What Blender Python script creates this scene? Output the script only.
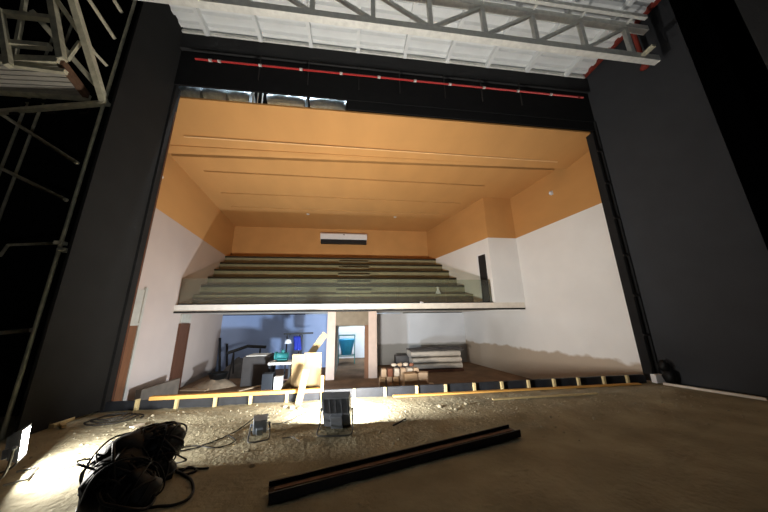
import bpy, bmesh, math, random
from mathutils import Vector, Matrix, noise
for o in list(bpy.data.objects): bpy.data.objects.remove(o)
S = bpy.context.scene
COL = S.collection
RAD = math.radians
# ------------------------------------------------------------------ camera
FPX = 255.0
EYE = Vector((0, 0, 1.6))
_roll = RAD(0.9)
_up = Vector((-math.sin(_roll)*1017, -math.cos(_roll)*1017, FPX)).normalized()
_a = 351-384
_y = Vector((_a, -(_a*_up.x+FPX*_up.z)/_up.y, FPX)).normalized()
_x = _y.cross(_up)
if _x.x < 0: _x = -_x
R = Matrix((_x, _y, _up))            # camera (right, down, forward) -> world
cd = bpy.data.cameras.new('camera'); cam = bpy.data.objects.new('camera', cd); COL.objects.link(cam)
rt, upv, bk = R@Vector((1,0,0)), R@Vector((0,-1,0)), R@Vector((0,0,-1))
M3 = Matrix((rt, upv, bk)).transposed()
cam.matrix_world = Matrix.Translation(EYE) @ M3.to_4x4()
cd.sensor_width = 36; cd.lens = FPX/768*36; cd.clip_start = 0.05; cd.clip_end = 200
S.camera = cam
# ------------------------------------------------------------------ world / exposure
w = bpy.data.worlds.new('world'); S.world = w; w.use_nodes = True
w.node_tree.nodes['Background'].inputs[0].default_value = (0.9, 0.95, 1, 1)
w.node_tree.nodes['Background'].inputs[1].default_value = 0.0
S.view_settings.view_transform = 'Standard'; S.view_settings.look = 'None'
S.view_settings.gamma = 1; S.view_settings.use_curve_mapping = False
S.view_settings.exposure = 1.08
FLOOD = 1000.0      # lens radiance of the big floodlight facing the hall
SIDE = 380.0       # lens radiance of the left floodlight
HALLFILL = 1300.0    # added cool lamp, unseen behind the plywood, lighting the rear wall
ROOMLAMP = 150.0    # back room lamp
STAGE = 130.0      # added unseen floodlight behind the camera, turned up to brighten the roof

def ray(px, py): return R @ Vector((px-384, py-256, FPX))
def at_y(px, py, y): d = ray(px, py); return EYE + d*(y/d.y)
def at_z(px, py, z): d = ray(px, py); return EYE + d*((z-1.6)/d.z)
def at_line(px, py, x0, y0, k):      # wall x = x0 + k (y-y0)
    d = ray(px, py); s = (x0-k*y0)/(d.x-k*d.y); return EYE + d*s
# ------------------------------------------------------------------ materials
def lin(c):
    return tuple(((v/255)/12.92 if v/255 <= .04045 else ((v/255+.055)/1.055)**2.4) for v in c)
def mat(name, c, rough=.7, metal=0, var=.12, scale=4, bump=0, bscale=30, stretch=None, emit=0, c2=None, spec=.3):
    m = bpy.data.materials.new(name); m.use_nodes = True
    nt = m.node_tree; b = nt.nodes['Principled BSDF']
    c = lin(c)
    b.inputs['Roughness'].default_value = rough; b.inputs['Metallic'].default_value = metal
    b.inputs['Specular IOR Level'].default_value = spec
    tc = nt.nodes.new('ShaderNodeTexCoord'); mp = nt.nodes.new('ShaderNodeMapping')
    nt.links.new(tc.outputs['Object'], mp.inputs[0])
    if stretch: mp.inputs['Scale'].default_value = stretch
    n = nt.nodes.new('ShaderNodeTexNoise'); n.inputs['Scale'].default_value = scale; n.inputs['Detail'].default_value = 6
    nt.links.new(mp.outputs[0], n.inputs['Vector'])
    r = nt.nodes.new('ShaderNodeValToRGB')
    lo = tuple(v*(1-var) for v in c) if c2 is None else lin(c2)
    hi = tuple(min(1, v*(1+var)) for v in c) if c2 is None else c
    r.color_ramp.elements[0].position = .32; r.color_ramp.elements[0].color = (*lo, 1)
    r.color_ramp.elements[1].position = .68; r.color_ramp.elements[1].color = (*hi, 1)
    nt.links.new(n.outputs[0], r.inputs[0]); nt.links.new(r.outputs[0], b.inputs['Base Color'])
    if bump:
        n2 = nt.nodes.new('ShaderNodeTexNoise'); n2.inputs['Scale'].default_value = bscale; n2.inputs['Detail'].default_value = 5
        nt.links.new(mp.outputs[0], n2.inputs['Vector'])
        bp = nt.nodes.new('ShaderNodeBump'); bp.inputs['Strength'].default_value = bump; bp.inputs['Distance'].default_value = .03
        nt.links.new(n2.outputs[0], bp.inputs['Height']); nt.links.new(bp.outputs[0], b.inputs['Normal'])
    if emit:
        b.inputs['Emission Color'].default_value = (*lin((255,250,240)) , 1); b.inputs['Emission Strength'].default_value = emit
    return m
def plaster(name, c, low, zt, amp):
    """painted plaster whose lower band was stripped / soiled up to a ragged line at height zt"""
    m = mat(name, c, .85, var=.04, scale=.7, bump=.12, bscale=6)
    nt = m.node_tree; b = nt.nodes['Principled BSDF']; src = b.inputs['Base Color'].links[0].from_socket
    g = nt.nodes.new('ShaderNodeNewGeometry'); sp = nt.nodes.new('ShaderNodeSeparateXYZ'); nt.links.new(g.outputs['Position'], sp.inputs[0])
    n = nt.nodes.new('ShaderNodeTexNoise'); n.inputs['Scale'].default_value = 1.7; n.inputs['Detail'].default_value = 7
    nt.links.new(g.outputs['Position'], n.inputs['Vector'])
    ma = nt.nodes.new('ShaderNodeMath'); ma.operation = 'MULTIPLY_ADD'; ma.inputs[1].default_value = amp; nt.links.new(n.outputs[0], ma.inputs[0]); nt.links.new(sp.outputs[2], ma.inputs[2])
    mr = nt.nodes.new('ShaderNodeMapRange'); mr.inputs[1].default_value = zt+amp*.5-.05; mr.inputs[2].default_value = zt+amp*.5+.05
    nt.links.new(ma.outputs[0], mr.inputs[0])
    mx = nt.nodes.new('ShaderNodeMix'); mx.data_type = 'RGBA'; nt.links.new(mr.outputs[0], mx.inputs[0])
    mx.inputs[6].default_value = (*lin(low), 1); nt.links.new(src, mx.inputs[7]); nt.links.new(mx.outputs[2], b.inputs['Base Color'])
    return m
M = {}
M['black'] = mat('black_paint', (24,24,25), .9, var=.2)
M['void'] = mat('stage_black', (10,10,10), .95, var=.1)
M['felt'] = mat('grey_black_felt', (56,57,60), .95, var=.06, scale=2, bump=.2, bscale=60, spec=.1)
M['feltleft'] = mat('grey_black_felt_left', (36,36,36), .95, var=.06, scale=2, bump=.2, bscale=60, spec=.1)  # darker felt for the left masking flat
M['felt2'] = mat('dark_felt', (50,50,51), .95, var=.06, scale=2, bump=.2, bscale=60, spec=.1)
M['border'] = mat('border_cloth', (26,26,27), .95, var=.1, spec=.1)
M['ochre'] = mat('ochre_board', (190,141,86), .6, var=.05, scale=1.2, spec=.25, stretch=(1,.3,1))
M['slot'] = mat('slot_dark', (10,7,4), .95)
M['pink'] = mat('plaster_joint', (224,184,132), .7, var=.03)
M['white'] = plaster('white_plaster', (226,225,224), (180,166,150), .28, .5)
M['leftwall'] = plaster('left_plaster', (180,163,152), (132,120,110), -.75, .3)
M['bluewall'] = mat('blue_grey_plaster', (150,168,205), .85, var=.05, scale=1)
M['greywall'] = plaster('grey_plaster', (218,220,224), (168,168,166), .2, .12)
M['tier'] = mat('bare_concrete', (146,137,110), .85, var=.12, scale=3, bump=.3, bscale=20)
M['shadeline'] = mat('painted_shade_line', (52,44,32), .9)  # dark colour standing in for shadow lines on tiers and steps
M['kerb'] = mat('kerb_render', (100,88,76), .9, var=.15)
M['lip'] = mat('lip_plaster', (222,214,202), .8, var=.08, scale=4)
M['darkline'] = mat('steel_angle', (36,34,32), .6)
M['hallfloor'] = mat('earth_floor', (122,94,70), .95, var=.25, scale=1.5, bump=.4, bscale=12)
M['sand'] = mat('sandy_concrete', (158,151,128), .95, var=.22, scale=1.6, bump=.8, bscale=16, spec=.15)
M['stone'] = mat('rubble_stone', (164,158,138), .95, var=.2)
M['deck'] = mat('white_steel_deck', (226,229,230), .5, var=.03, spec=.4)
M['galv'] = mat('galvanised_steel', (226,226,220), .55, metal=.1, var=.1, scale=9)
M['scaf'] = mat('scaffold_steel', (196,190,166), .6, metal=.05, var=.2, scale=8)
M['redpaint'] = mat('red_pipe_paint', (178,42,40), .4, var=.1, spec=.5)
M['rust'] = mat('red_oxide', (120,44,34), .7, var=.2)
M['clampwhite'] = mat('clamp_white', (205,200,195), .5)
M['foil'] = mat('silver_foil', (214,226,234), .35, metal=.35, var=.15, scale=8, bump=.6, bscale=14)
M['pine'] = mat('pale_pine', (200,182,136), .7, var=.1, scale=5, stretch=(6,6,.6))
M['pineo'] = mat('orange_batten', (222,170,92), .7, var=.12, scale=5, stretch=(.6,6,6))
M['ply'] = mat('plywood', (128,110,80), .7, var=.08, scale=3, stretch=(5,5,.7))
M['panelblk'] = mat('black_sheet', (32,35,41), .6, var=.3, scale=6)
M['brown'] = mat('brown_door', (108,70,44), .6, var=.12, scale=5, stretch=(4,4,.5))
M['darkbrown'] = mat('dark_brown_door', (88,56,40), .6, var=.12, scale=5, stretch=(4,4,.5))
M['pale'] = mat('pale_render', (170,164,152), .85, var=.08)
M['cream'] = mat('cream_post', (186,162,146), .8, var=.06)
M['rubber'] = mat('black_rubber', (10,10,11), .55, var=.2, spec=.25)
M['housing'] = mat('black_housing', (128,134,144), .4, var=.15, scale=10, spec=.5)
M['greyhous'] = mat('grey_housing', (150,160,172), .4, var=.15, scale=10, spec=.5)
M['tube'] = mat('lamp_stand_tube', (90,90,88), .4, metal=.5)
M['irondark'] = mat('dark_iron', (26,20,20), .5, metal=.3, var=.3, scale=8, bump=.1)
M['ironweb'] = mat('rusty_web', (112,84,66), .7, var=.25, scale=9)
M['acwhite'] = mat('ac_white', (225,226,230), .4, var=.02)
M['charcoal'] = mat('charcoal', (34,34,36), .6)
M['blue'] = mat('blue_cloth', (30,44,140), .7)
M['turq'] = mat('turquoise', (44,112,108), .5)
M['bucket'] = mat('blue_bucket', (60,160,205), .4)
M['sheet'] = mat('off_white_sheet', (214,204,190), .7, var=.06)
M['brick'] = mat('red_brick', (132,88,70), .9, var=.2)
M['header'] = mat('brown_header', (116,102,84), .8)
M['brick2'] = mat('pale_block', (196,172,146), .9, var=.12)
M['card'] = mat('cardboard', (184,156,124), .85, var=.08)
M['tarp'] = mat('grey_tarp', (96,92,90), .8, var=.2)
M['tarpdark'] = mat('dark_board', (66,60,56), .85)
M['earth'] = mat('earth_heap', (150,128,104), .95, var=.25, bump=.6)
def emat(name, c, s):
    m = bpy.data.materials.new(name); m.use_nodes = True; nt = m.node_tree; nt.nodes.clear()
    e = nt.nodes.new('ShaderNodeEmission'); e.inputs[0].default_value = (*c, 1); e.inputs[1].default_value = s
    o = nt.nodes.new('ShaderNodeOutputMaterial'); nt.links.new(e.outputs[0], o.inputs[0]); return m
M['lens_big'] = emat('lit_lens', (1,.95,.87), FLOOD)
M['lens_side'] = emat('lit_side_lens', (1,.96,.88), SIDE)
M['lens_hallfill'] = emat('added_cool_lens', (.72,.86,1), HALLFILL)
M['lens_room'] = emat('lit_room_tube', (.7,.88,1), ROOMLAMP)
M['lens_atticfill'] = emat('added_attic_tube', (.78,.9,1), 130)
M['lens_stagefill'] = emat('added_uplight_lens', (.86,.94,1), STAGE)
g = bpy.data.materials.new('balustrade_glass'); g.use_nodes = True; nt = g.node_tree; nt.nodes.clear()
tr = nt.nodes.new('ShaderNodeBsdfTransparent'); tr.inputs[0].default_value = (.86,.9,.86,1)
gl = nt.nodes.new('ShaderNodeBsdfGlossy'); gl.inputs['Roughness'].default_value = .05
df = nt.nodes.new('ShaderNodeBsdfDiffuse'); df.inputs[0].default_value = (.6,.62,.55,1)
fr = nt.nodes.new('ShaderNodeFresnel'); fr.inputs[0].default_value = 1.4
m1 = nt.nodes.new('ShaderNodeMixShader'); m1.inputs[0].default_value = .035; m2 = nt.nodes.new('ShaderNodeMixShader'); ou = nt.nodes.new('ShaderNodeOutputMaterial')
nt.links.new(tr.outputs[0], m1.inputs[1]); nt.links.new(df.outputs[0], m1.inputs[2])
nt.links.new(fr.outputs[0], m2.inputs[0]); nt.links.new(m1.outputs[0], m2.inputs[1]); nt.links.new(gl.outputs[0], m2.inputs[2]); nt.links.new(m2.outputs[0], ou.inputs[0])
M['glass'] = g
# ------------------------------------------------------------------ mesh builder
class MB:
    def __init__(s): s.v = []; s.f = []; s.mi = []
    def add(s, vs, fs, mi=0):
        n = len(s.v); s.v += [tuple(v) for v in vs]; s.f += [tuple(i+n for i in f) for f in fs]; s.mi += [mi]*len(fs); return s
    def hexa(s, p, mi=0):   # 8 points: bottom 4 ccw, top 4 ccw
        return s.add(p, [(3,2,1,0),(4,5,6,7),(0,1,5,4),(1,2,6,5),(2,3,7,6),(3,0,4,7)], mi)
    def box(s, x0, x1, y0, y1, z0, z1, mi=0, M=None):
        p = [(x0,y0,z0),(x1,y0,z0),(x1,y1,z0),(x0,y1,z0),(x0,y0,z1),(x1,y0,z1),(x1,y1,z1),(x0,y1,z1)]
        if M is not None: p = [M@Vector(q) for q in p]
        return s.hexa(p, mi)
    def prism(s, poly, z0, z1, mi=0):     # poly ccw in xy
        n = len(poly); vs = [(x,y,z0) for x,y in poly]+[(x,y,z1) for x,y in poly]
        fs = [tuple(range(n-1,-1,-1)), tuple(range(n,2*n))]+[(i,(i+1)%n,n+(i+1)%n,n+i) for i in range(n)]
        return s.add(vs, fs, mi)
    def bar(s, a, b, w, h, up=(0,0,1), mi=0):
        a, b = Vector(a), Vector(b); d = (b-a).normalized(); u = Vector(up)
        sd = d.cross(u)
        if sd.length < 1e-3: sd = d.cross(Vector((0,1,0)))
        sd.normalize(); u = sd.cross(d).normalized(); sd *= w/2; u *= h/2
        return s.hexa([a-sd-u,a+sd-u,b+sd-u,b-sd-u,a-sd+u,a+sd+u,b+sd+u,b-sd+u], mi)
    def tube(s, pts, r, n=8, mi=0, closed=False):
        pts = [Vector(p) for p in pts]; N = len(pts); rings = []; prev = None
        for i, p in enumerate(pts):
            a = pts[i-1] if (i or closed) else p; b = pts[(i+1) % N] if (i < N-1 or closed) else p
            d = (b-a).normalized()
            if prev is None:
                u = d.cross(Vector((0,0,1)))
                if u.length < .1: u = d.cross(Vector((1,0,0)))
            else: u = prev-d*prev.dot(d)
            u.normalize(); prev = u; v = d.cross(u); rr = r(i/(N-1)) if callable(r) else r
            rings.append([p+(u*math.cos(2*math.pi*k/n)+v*math.sin(2*math.pi*k/n))*rr for k in range(n)])
        vs = [q for rg in rings for q in rg]; fs = []
        for i in range(N if closed else N-1):
            j = (i+1) % N
            fs += [(i*n+k, j*n+k, j*n+(k+1) % n, i*n+(k+1) % n) for k in range(n)]
        if not closed: fs += [tuple(range(n-1,-1,-1)), tuple((N-1)*n+k for k in range(n))]
        return s.add(vs, [tuple(reversed(f)) for f in fs], mi)
    def lathe(s, prof, c=(0,0,0), n=20, mi=0, M=None):
        vs = []
        for r, z in prof:
            for k in range(n):
                q = Vector((r*math.cos(2*math.pi*k/n), r*math.sin(2*math.pi*k/n), z))
                vs.append((M@q if M is not None else q)+Vector(c))
        fs = [(i*n+k, i*n+(k+1) % n, (i+1)*n+(k+1) % n, (i+1)*n+k) for i in range(len(prof)-1) for k in range(n)]
        fs += [tuple(range(n-1,-1,-1)), tuple((len(prof)-1)*n+k for k in range(n))]
        return s.add(vs, fs, mi)
    def rock(s, c, r, seed, flat=.7, sub=1, mi=0):
        bm = bmesh.new(); bmesh.ops.create_icosphere(bm, subdivisions=sub, radius=1); rnd = random.Random(seed)
        off = Vector((rnd.random()*50, rnd.random()*50, rnd.random()*50)); vs = []
        for v in bm.verts:
            q = v.co*(1+.45*noise.noise(v.co*1.6+off)); vs.append((c[0]+q.x*r, c[1]+q.y*r, c[2]+q.z*r*flat))
        fs = [tuple(v.index for v in f.verts) for f in bm.faces]; bm.free(); return s.add(vs, fs, mi)
    def build(s, name, mats, parent=None, smooth=False, bevel=0, stuff=False):
        me = bpy.data.meshes.new(name); me.from_pydata(s.v, [], s.f)
        for m in (mats if isinstance(mats, (list, tuple)) else [mats]): me.materials.append(M[m])
        me.polygons.foreach_set('material_index', s.mi)
        if smooth: me.polygons.foreach_set('use_smooth', [True]*len(me.polygons))
        me.update(); o = bpy.data.objects.new(name, me); COL.objects.link(o)
        if parent is not None: o.parent = parent; o.matrix_parent_inverse = Matrix.Translation(parent.location).inverted() if not parent.rotation_euler.z and parent.get('_abs') else Matrix()
        if bevel:
            b = o.modifiers.new('bevel', 'BEVEL'); b.width = bevel; b.segments = 2; b.limit_method = 'ANGLE'
        if stuff: o['kind'] = 'stuff'
        return o
def thing(name, label, cat, loc=(0,0,0), rz=0, group=None, absolute=False):
    """Empty at the base of a thing; absolute=True: parts are built in world coordinates"""
    o = bpy.data.objects.new(name, None); COL.objects.link(o); o.location = loc; o.rotation_euler = (0,0,rz)
    o.empty_display_size = .1
    o['label'] = label; o['category'] = cat
    if group: o['group'] = group
    if absolute: o['_abs'] = 1
    return o
def tag(o, label, cat, group=None):
    o['label'] = label; o['category'] = cat
    if group: o['group'] = group
    return o
def struct(o): o['kind'] = 'structure'; return o
def smoothpath(pts, n=8, closed=False):
    P = [Vector(p) for p in pts]; out = []; N = len(P)
    for i in range(N if closed else N-1):
        a, b, c, d = P[(i-1) % N if closed else max(i-1,0)], P[i], P[(i+1) % N], P[(i+2) % N if closed else min(i+2,N-1)]
        for k in range(n):
            t = k/n; out.append(.5*((2*b)+(c-a)*t+(2*a-5*b+4*c-d)*t*t+(3*b-a-3*c+d)*t**3))
    if not closed: out.append(P[-1])
    return out
# ------------------------------------------------------------------ hall geometry constants
LX = lambda y: -6.38-.11*(y-8.35)           # left hall wall
RX = lambda y: 8.25-.13*(y-6.8)             # right hall wall
IX = lambda y: 6.35-.26*(y-10.6)            # inner balcony side wall
YB, ZC, ZF, ZL0, ZL1, ZO = 15.85, 7.35, -.95, 1.98, 2.27, 5.28
# ================================================================== STAGE SHELL
def floor_h(x, y):
    v = Vector((x, y, 0))
    h = .018*noise.noise(v*.9)+.014*noise.noise(v*3.1)+.012*noise.noise(v*8)
    k = max(0, 1-abs(y-5.2)/1.3)            # ridge of spoil along the stage edge
    h += k*(.018+.03*max(0, noise.noise(Vector((x*1.1, y*2.5, 7)))))
    return h
def hf(x, y): return floor_h(x, y)
m = MB(); xs = [-8.2+.09*i for i in range(int(18.6/.09)+1)]; ys = [-5+.09*2*i for i in range(32)]+[.76+.07*i for i in range(76)]
ys = [y for y in ys if y < 6.0]+[6.02]
nx = len(xs); vs = [(x,y,floor_h(x,y)) for y in ys for x in xs]
fs = [(j*nx+i, j*nx+i+1, (j+1)*nx+i+1, (j+1)*nx+i) for j in range(len(ys)-1) for i in range(nx-1)]
m.add(vs, fs); n0 = len(m.v)
x1 = xs[-1]
m.add([(-8.2,-5,-.3),(x1,-5,-.3),(x1,6.02,-.3),(-8.2,6.02,-.3)], [(0,3,2,1)])
m.add([(-8.2,6.02,-.3),(x1,6.02,-.3),(x1,6.02,.02),(-8.2,6.02,.02)], [(3,2,1,0)])
struct(m.build('floor_stage', 'sand', smooth=True))
struct(MB().box(-8.2, 10.4, 6.02, 6.2, -.96, -.02).build('wall_stage_riser', 'pale'))
struct(MB().box(-8.4, -8.2, -5, 5.95, -.1, 12).build('wall_stage_left', 'void'))
struct(MB().box(10.4, 10.6, -5, 5.95, -.1, 12).build('wall_stage_right', 'void'))
struct(MB().box(-8.4, 10.6, -5.2, -5, -.1, 12).build('wall_stage_back', 'void'))
struct(MB().box(-8.4, 10.6, -5.2, 6.2, 12, 12.2).build('ceiling_stage', 'void'))
# proscenium wall: left, right and over the opening
struct(MB().box(-8.4, -4.68, 5.98, 6.16, .0, 12).build('wall_proscenium_left', 'void'))
struct(MB().box(7.62, 10.6, 5.98, 6.16, .0, 12).build('wall_proscenium_right', 'void'))
m = MB(); m.box(-4.68, 7.62, 5.98, 6.14, 7.80, 12); struct(m.build('wall_proscenium_top', 'black'))
# ================================================================== HALL SHELL
def hallwall(name, p, q, z0, z1, th, mats, zo=ZO, side=1):
    (xa,ya),(xb,yb) = p, q; n = Vector((yb-ya, xa-xb)).normalized()*th*side
    m = MB()
    def seg(za, zb, mi):
        P = [(xa,ya),(xb,yb),(xb+n.x,yb+n.y),(xa+n.x,ya+n.y)]
        a = sum(P[i][0]*P[(i+1)%4][1]-P[(i+1)%4][0]*P[i][1] for i in range(4))
        if a < 0: P.reverse()
        m.prism(P, za, zb, mi)
    if z1 > zo: seg(z0, zo, 0); seg(zo, z1, 1)
    else: seg(z0, z1, 0)
    return struct(m.build(name, mats))
struct(MB().box(-9, 10, 6.2, 22, ZF-.2, ZF).build('floor_hall', 'hallfloor'))
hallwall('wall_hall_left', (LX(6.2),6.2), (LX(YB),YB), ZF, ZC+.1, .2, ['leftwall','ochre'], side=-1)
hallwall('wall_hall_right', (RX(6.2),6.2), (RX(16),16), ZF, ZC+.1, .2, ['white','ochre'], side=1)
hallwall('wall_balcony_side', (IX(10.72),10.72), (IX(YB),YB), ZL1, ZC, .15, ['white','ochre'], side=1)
# jog facing the stage, overhanging the lower wall
m = MB(); yj = 10.72
m.prism([(6.32,yj),(RX(yj),yj),(RX(yj),yj+.15),(6.32,yj+.15)], ZL1, ZO, 0); m.prism([(6.32,yj),(RX(yj),yj),(RX(yj),yj+.15),(6.32,yj+.15)], ZO, ZC, 1)
struct(m.build('wall_balcony_corner', ['white','ochre']))
struct(MB().box(-7.6, 6.6, YB, YB+.2, ZL1, ZC+.1).build('wall_hall_back', 'ochre'))
# under the balcony: back wall in two halves with a doorway between
struct(MB().box(-7.6, -.72, YB, YB+.2, ZF, ZL0).build('wall_under_balcony_left', 'bluewall'))
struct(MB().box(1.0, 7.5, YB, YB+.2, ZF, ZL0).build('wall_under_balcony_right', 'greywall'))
struct(MB().box(-.72, 1.0, YB, YB+.2, 1.25, ZL0).build('wall_over_doorway', 'pale'))
struct(MB().box(-.86, -.72, 12.75, YB, ZF, ZL0).build('wall_passage_left', 'pale'))
struct(MB().box(1.0, 1.14, 12.6, YB, ZF, ZL0).build('wall_passage_right', 'cream'))
# room beyond the doorway
struct(MB().box(-2.5, 3, 19.2, 19.4, ZF, 2.2).build('wall_back_room', 'acwhite'))
struct(MB().box(-2.7, -2.5, YB+.2, 19.4, ZF, 2.2).build('wall_back_room_left', 'acwhite'))
struct(MB().box(3, 3.2, YB+.2, 19.4, ZF, 2.2).build('wall_back_room_right', 'acwhite'))
struct(MB().box(-2.7, 3.2, YB+.2, 19.4, 2.2, 2.3).build('ceiling_back_room', 'acwhite'))
# hall ceiling: front panel hangs a little lower, slots in the rear field
m = MB(); P = [(-4.75,6.17,7.40),(7.6,6.17,7.40),(RX(7.75)+.02,7.75,7.13),(LX(8.3)-.02,8.3,7.13)]
m.hexa(P+[(x,y,z+.05) for x,y,z in P])
m.prism([(LX(7.9),7.9),(RX(7.7)+.02,7.7),(RX(7.75)+.02,7.75),(LX(8.3)-.02,8.3)], 7.15, 7.5)
for sx in (0,1):
    xa, xb, xc = ((LX(6.2)-.05,-4.75,LX(8.3)-.02) if not sx else (7.6,RX(6.2)+.05,RX(7.75)+.02))
    if not sx: P = [(xa,6.2,7.40),(xb,6.17,7.40),(LX(8.3)-.02,8.3,7.13)]
    else: P = [(xa,6.17,7.40),(xb,6.2,7.40),(RX(7.75)+.02,7.75,7.13)]
    m.add(P+[(x,y,z+.05) for x,y,z in P], [(2,1,0),(3,4,5),(0,1,4,3),(1,2,5,4),(2,0,3,5)])
ceilA = struct(m.build('ceiling_front', 'ochre'))
m = MB()
slots = [(9.60,9.71,-5.8,5.85),(11.38,11.50,-6.0,5.5),(12.86,12.99,-6.2,5.2)]
edges = [9.0]+[v for s_ in slots for v in s_[:2]]+[YB+.1]
m.prism([(LX(8.78)-.1,8.78),(RX(8.2)+.1,8.2),(RX(9)+.1,9),(LX(9)-.1,9)], ZC, ZC+.12)
for i in range(0, len(edges), 2):
    a, b = edges[i], edges[i+1]; m.prism([(LX(a)-.1,a),(RX(a)+.1,a),(RX(b)+.1,b),(LX(b)-.1,b)], ZC, ZC+.12)
for a, b, xa, xb in slots:
    m.prism([(LX(a)-.1,a),(xa,a),(xa,b),(LX(b)-.1,b)], ZC, ZC+.12); m.prism([(xb,a),(RX(a)+.1,a),(RX(b)+.1,b),(xb,b)], ZC, ZC+.12)
ceilB = struct(m.build('ceiling_rear', 'ochre'))
struct(MB().box(-8.2, 9, 7.6, 16.1, ZC+.12, ZC+.22).build('ceiling_slot_backing', 'slot'))
struct(MB().box(-5.2, 7.5, 7.42, 7.46, 7.172, 7.19).build('trim_1', 'pink'))
# ================================================================== BALCONY
m = MB()
m.prism([(LX(10.75),10.75),(RX(10.75)-.01,10.75),(RX(YB)-.01,YB),(LX(YB),YB)], ZL0+.04, ZL1)
struct(m.build('floor_balcony', 'lip'))
struct(MB().box(-6.62, 7.70, 10.715, 10.75, ZL0-.02, ZL0+.05).build('trim_2', 'darkline'))
tiers = [(12.05,2.78),(12.62,3.28),(13.2,3.76),(13.8,4.26),(14.4,4.74),(15.0,5.24)]
m = MB()
for i, (y, z) in enumerate(tiers):
    y1 = tiers[i+1][0] if i < 5 else YB
    m.prism([(LX(y)+.0,y),(IX(y),y),(IX(y1),y1),(LX(y1),y1)], ZL1, z)
tr_ = MB()
bt = struct(m.build('floor_balcony_tiers', 'tier'))
m = MB()   # shadow lines between the tiers, painted as dark strips on the noses
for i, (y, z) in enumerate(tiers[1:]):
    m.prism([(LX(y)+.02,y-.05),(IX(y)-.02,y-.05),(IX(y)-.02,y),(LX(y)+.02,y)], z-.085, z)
struct(m.build('trim_shade_lines', 'shadeline'))
a0, a1 = -.72, .95
m = MB()
for i, (y, z) in enumerate(tiers[1:]):
    zl = tiers[i][1]
    m.box(a0, a1, y-.28, y-.052, zl, zl+.25); pass
st_ = tag(m.build('aisle_stairs', 'tier'), 'narrow flight of small concrete steps climbing the middle of the balcony tiers', 'stairs')
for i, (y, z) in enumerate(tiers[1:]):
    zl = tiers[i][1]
    MB().box(a0, a1, y-.3, y-.281, zl+.215, zl+.25).build('step_shade_line', 'shadeline', st_)  # thin dark strips painting the shade lines of the aisle steps
    MB().box(a0, a1, y-.072, y-.052, z-.08, z+.0).build('step_shade_line', 'shadeline', st_)
# glass balustrade
t = thing('glass_balustrade', 'clear glass parapet standing along the front edge of the balcony', 'balustrade', (0,10.85,ZL1), absolute=True)
px_ = [-6.6+i*(12.85/6) for i in range(7)]
for i in range(6):
    MB().box(px_[i]+.01, px_[i+1]-.01, 10.84, 10.856, ZL1+.02, 3.3).build('glass_panel', 'glass', t)
MB().box(-6.6, 6.25, 10.82, 10.876, ZL1, ZL1+.05).build('base_channel', 'charcoal', t)
# side door on the balcony
y0, y1 = 11.0, 11.42
t = thing('balcony_side_door', 'narrow dark doorway leaf in the white wall right of the balcony', 'door', (IX(11.2),11.2,ZL1), absolute=True)
def onI(y, off): return (IX(y)-off, y)
m = MB(); m.prism([onI(y0,.0),onI(y1,.0),onI(y1,.03),onI(y0,.03)], ZL1, 4.55); m.build('leaf', 'charcoal', t)
m = MB(); m.prism([onI(y1,.0),onI(y1+.1,.0),onI(y1+.1,.05),onI(y1,.05)], ZL1, 4.62); m.prism([onI(y0,.0),onI(y1,.0),onI(y1,.05),onI(y0,.05)], 4.55, 4.62); m.build('frame', 'acwhite', t)
# air conditioner
a = at_y(320.5,234,15.6); b = at_y(367,244,15.6)
t = thing('air_conditioner', 'long white wall-mounted air conditioner with dark outlet high on the ochre back wall', 'air conditioner', ((a.x+b.x)/2,15.84,6.3), absolute=True)
z1, z0 = 7.0, 6.34
m = MB(); m.add([(x,y,z) for x in (a.x,b.x) for y,z in ((15.85,z0+.1),(15.85,z1),(15.6,z1),(15.5,z1-.1),(15.5,z0+.25),(15.58,z0+.22))], [(0,1,2,3,4,5),(11,10,9,8,7,6)]+[(i,(i+1)%6+0,(i+1)%6+6,i+6)[::-1] for i in range(6)])
acb = m.build('body', 'acwhite', t, bevel=.02)
MB().box(a.x+.03, b.x-.03, 15.55, 15.84, z0-.02, z0+.215).build('outlet', 'charcoal', t)
MB().box(a.x+.06, b.x-.06, 15.5, 15.55, z0+.05, z0+.09).build('louvre', 'charcoal', acb)
MB().box((a.x+b.x)/2-.06, (a.x+b.x)/2+.06, 15.49, 15.5, z1-.16, z1-.12).build('badge', 'charcoal', acb)
# small wall fitting
p = at_line(552,193,8.25,6.8,-.13)
t = thing('wall_spotlight', 'tiny white fitting on the ochre band of the right hall wall', 'lamp', (p.x,p.y,p.z), absolute=True)
MB().box(p.x-.03, p.x+.01, p.y-.05, p.y+.05, p.z-.08, p.z+.08).build('mounting_plate', 'acwhite', t)
MB().lathe([(.05,-.07),(.06,0),(.045,.06)], (p.x-.07,p.y,p.z), 14).build('lamp_head', 'acwhite', t, smooth=True)
for q, lb in (((161,177),'small round white knob on the ochre band of the left hall wall'),):
    p = at_line(*q, -6.38, 8.35, -.11)
    tag(MB().lathe([(.055,0),(.05,.05),(.02,.07)], p, 14, M=Matrix.Rotation(RAD(90),3,'Y')).build('round_fitting','clampwhite'), lb, 'knob')
for i, q in enumerate(((308,214,'left'),(395,217,'right'))):
    p = at_z(q[0], q[1], ZC)
    tag(MB().lathe([(.07,-.03),(.09,0)], p, 14).build('ceiling_sensor','clampwhite'), f'small round disc on the ochre ceiling near the rear, {q[2]} one of the pair', 'sensor')
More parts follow.
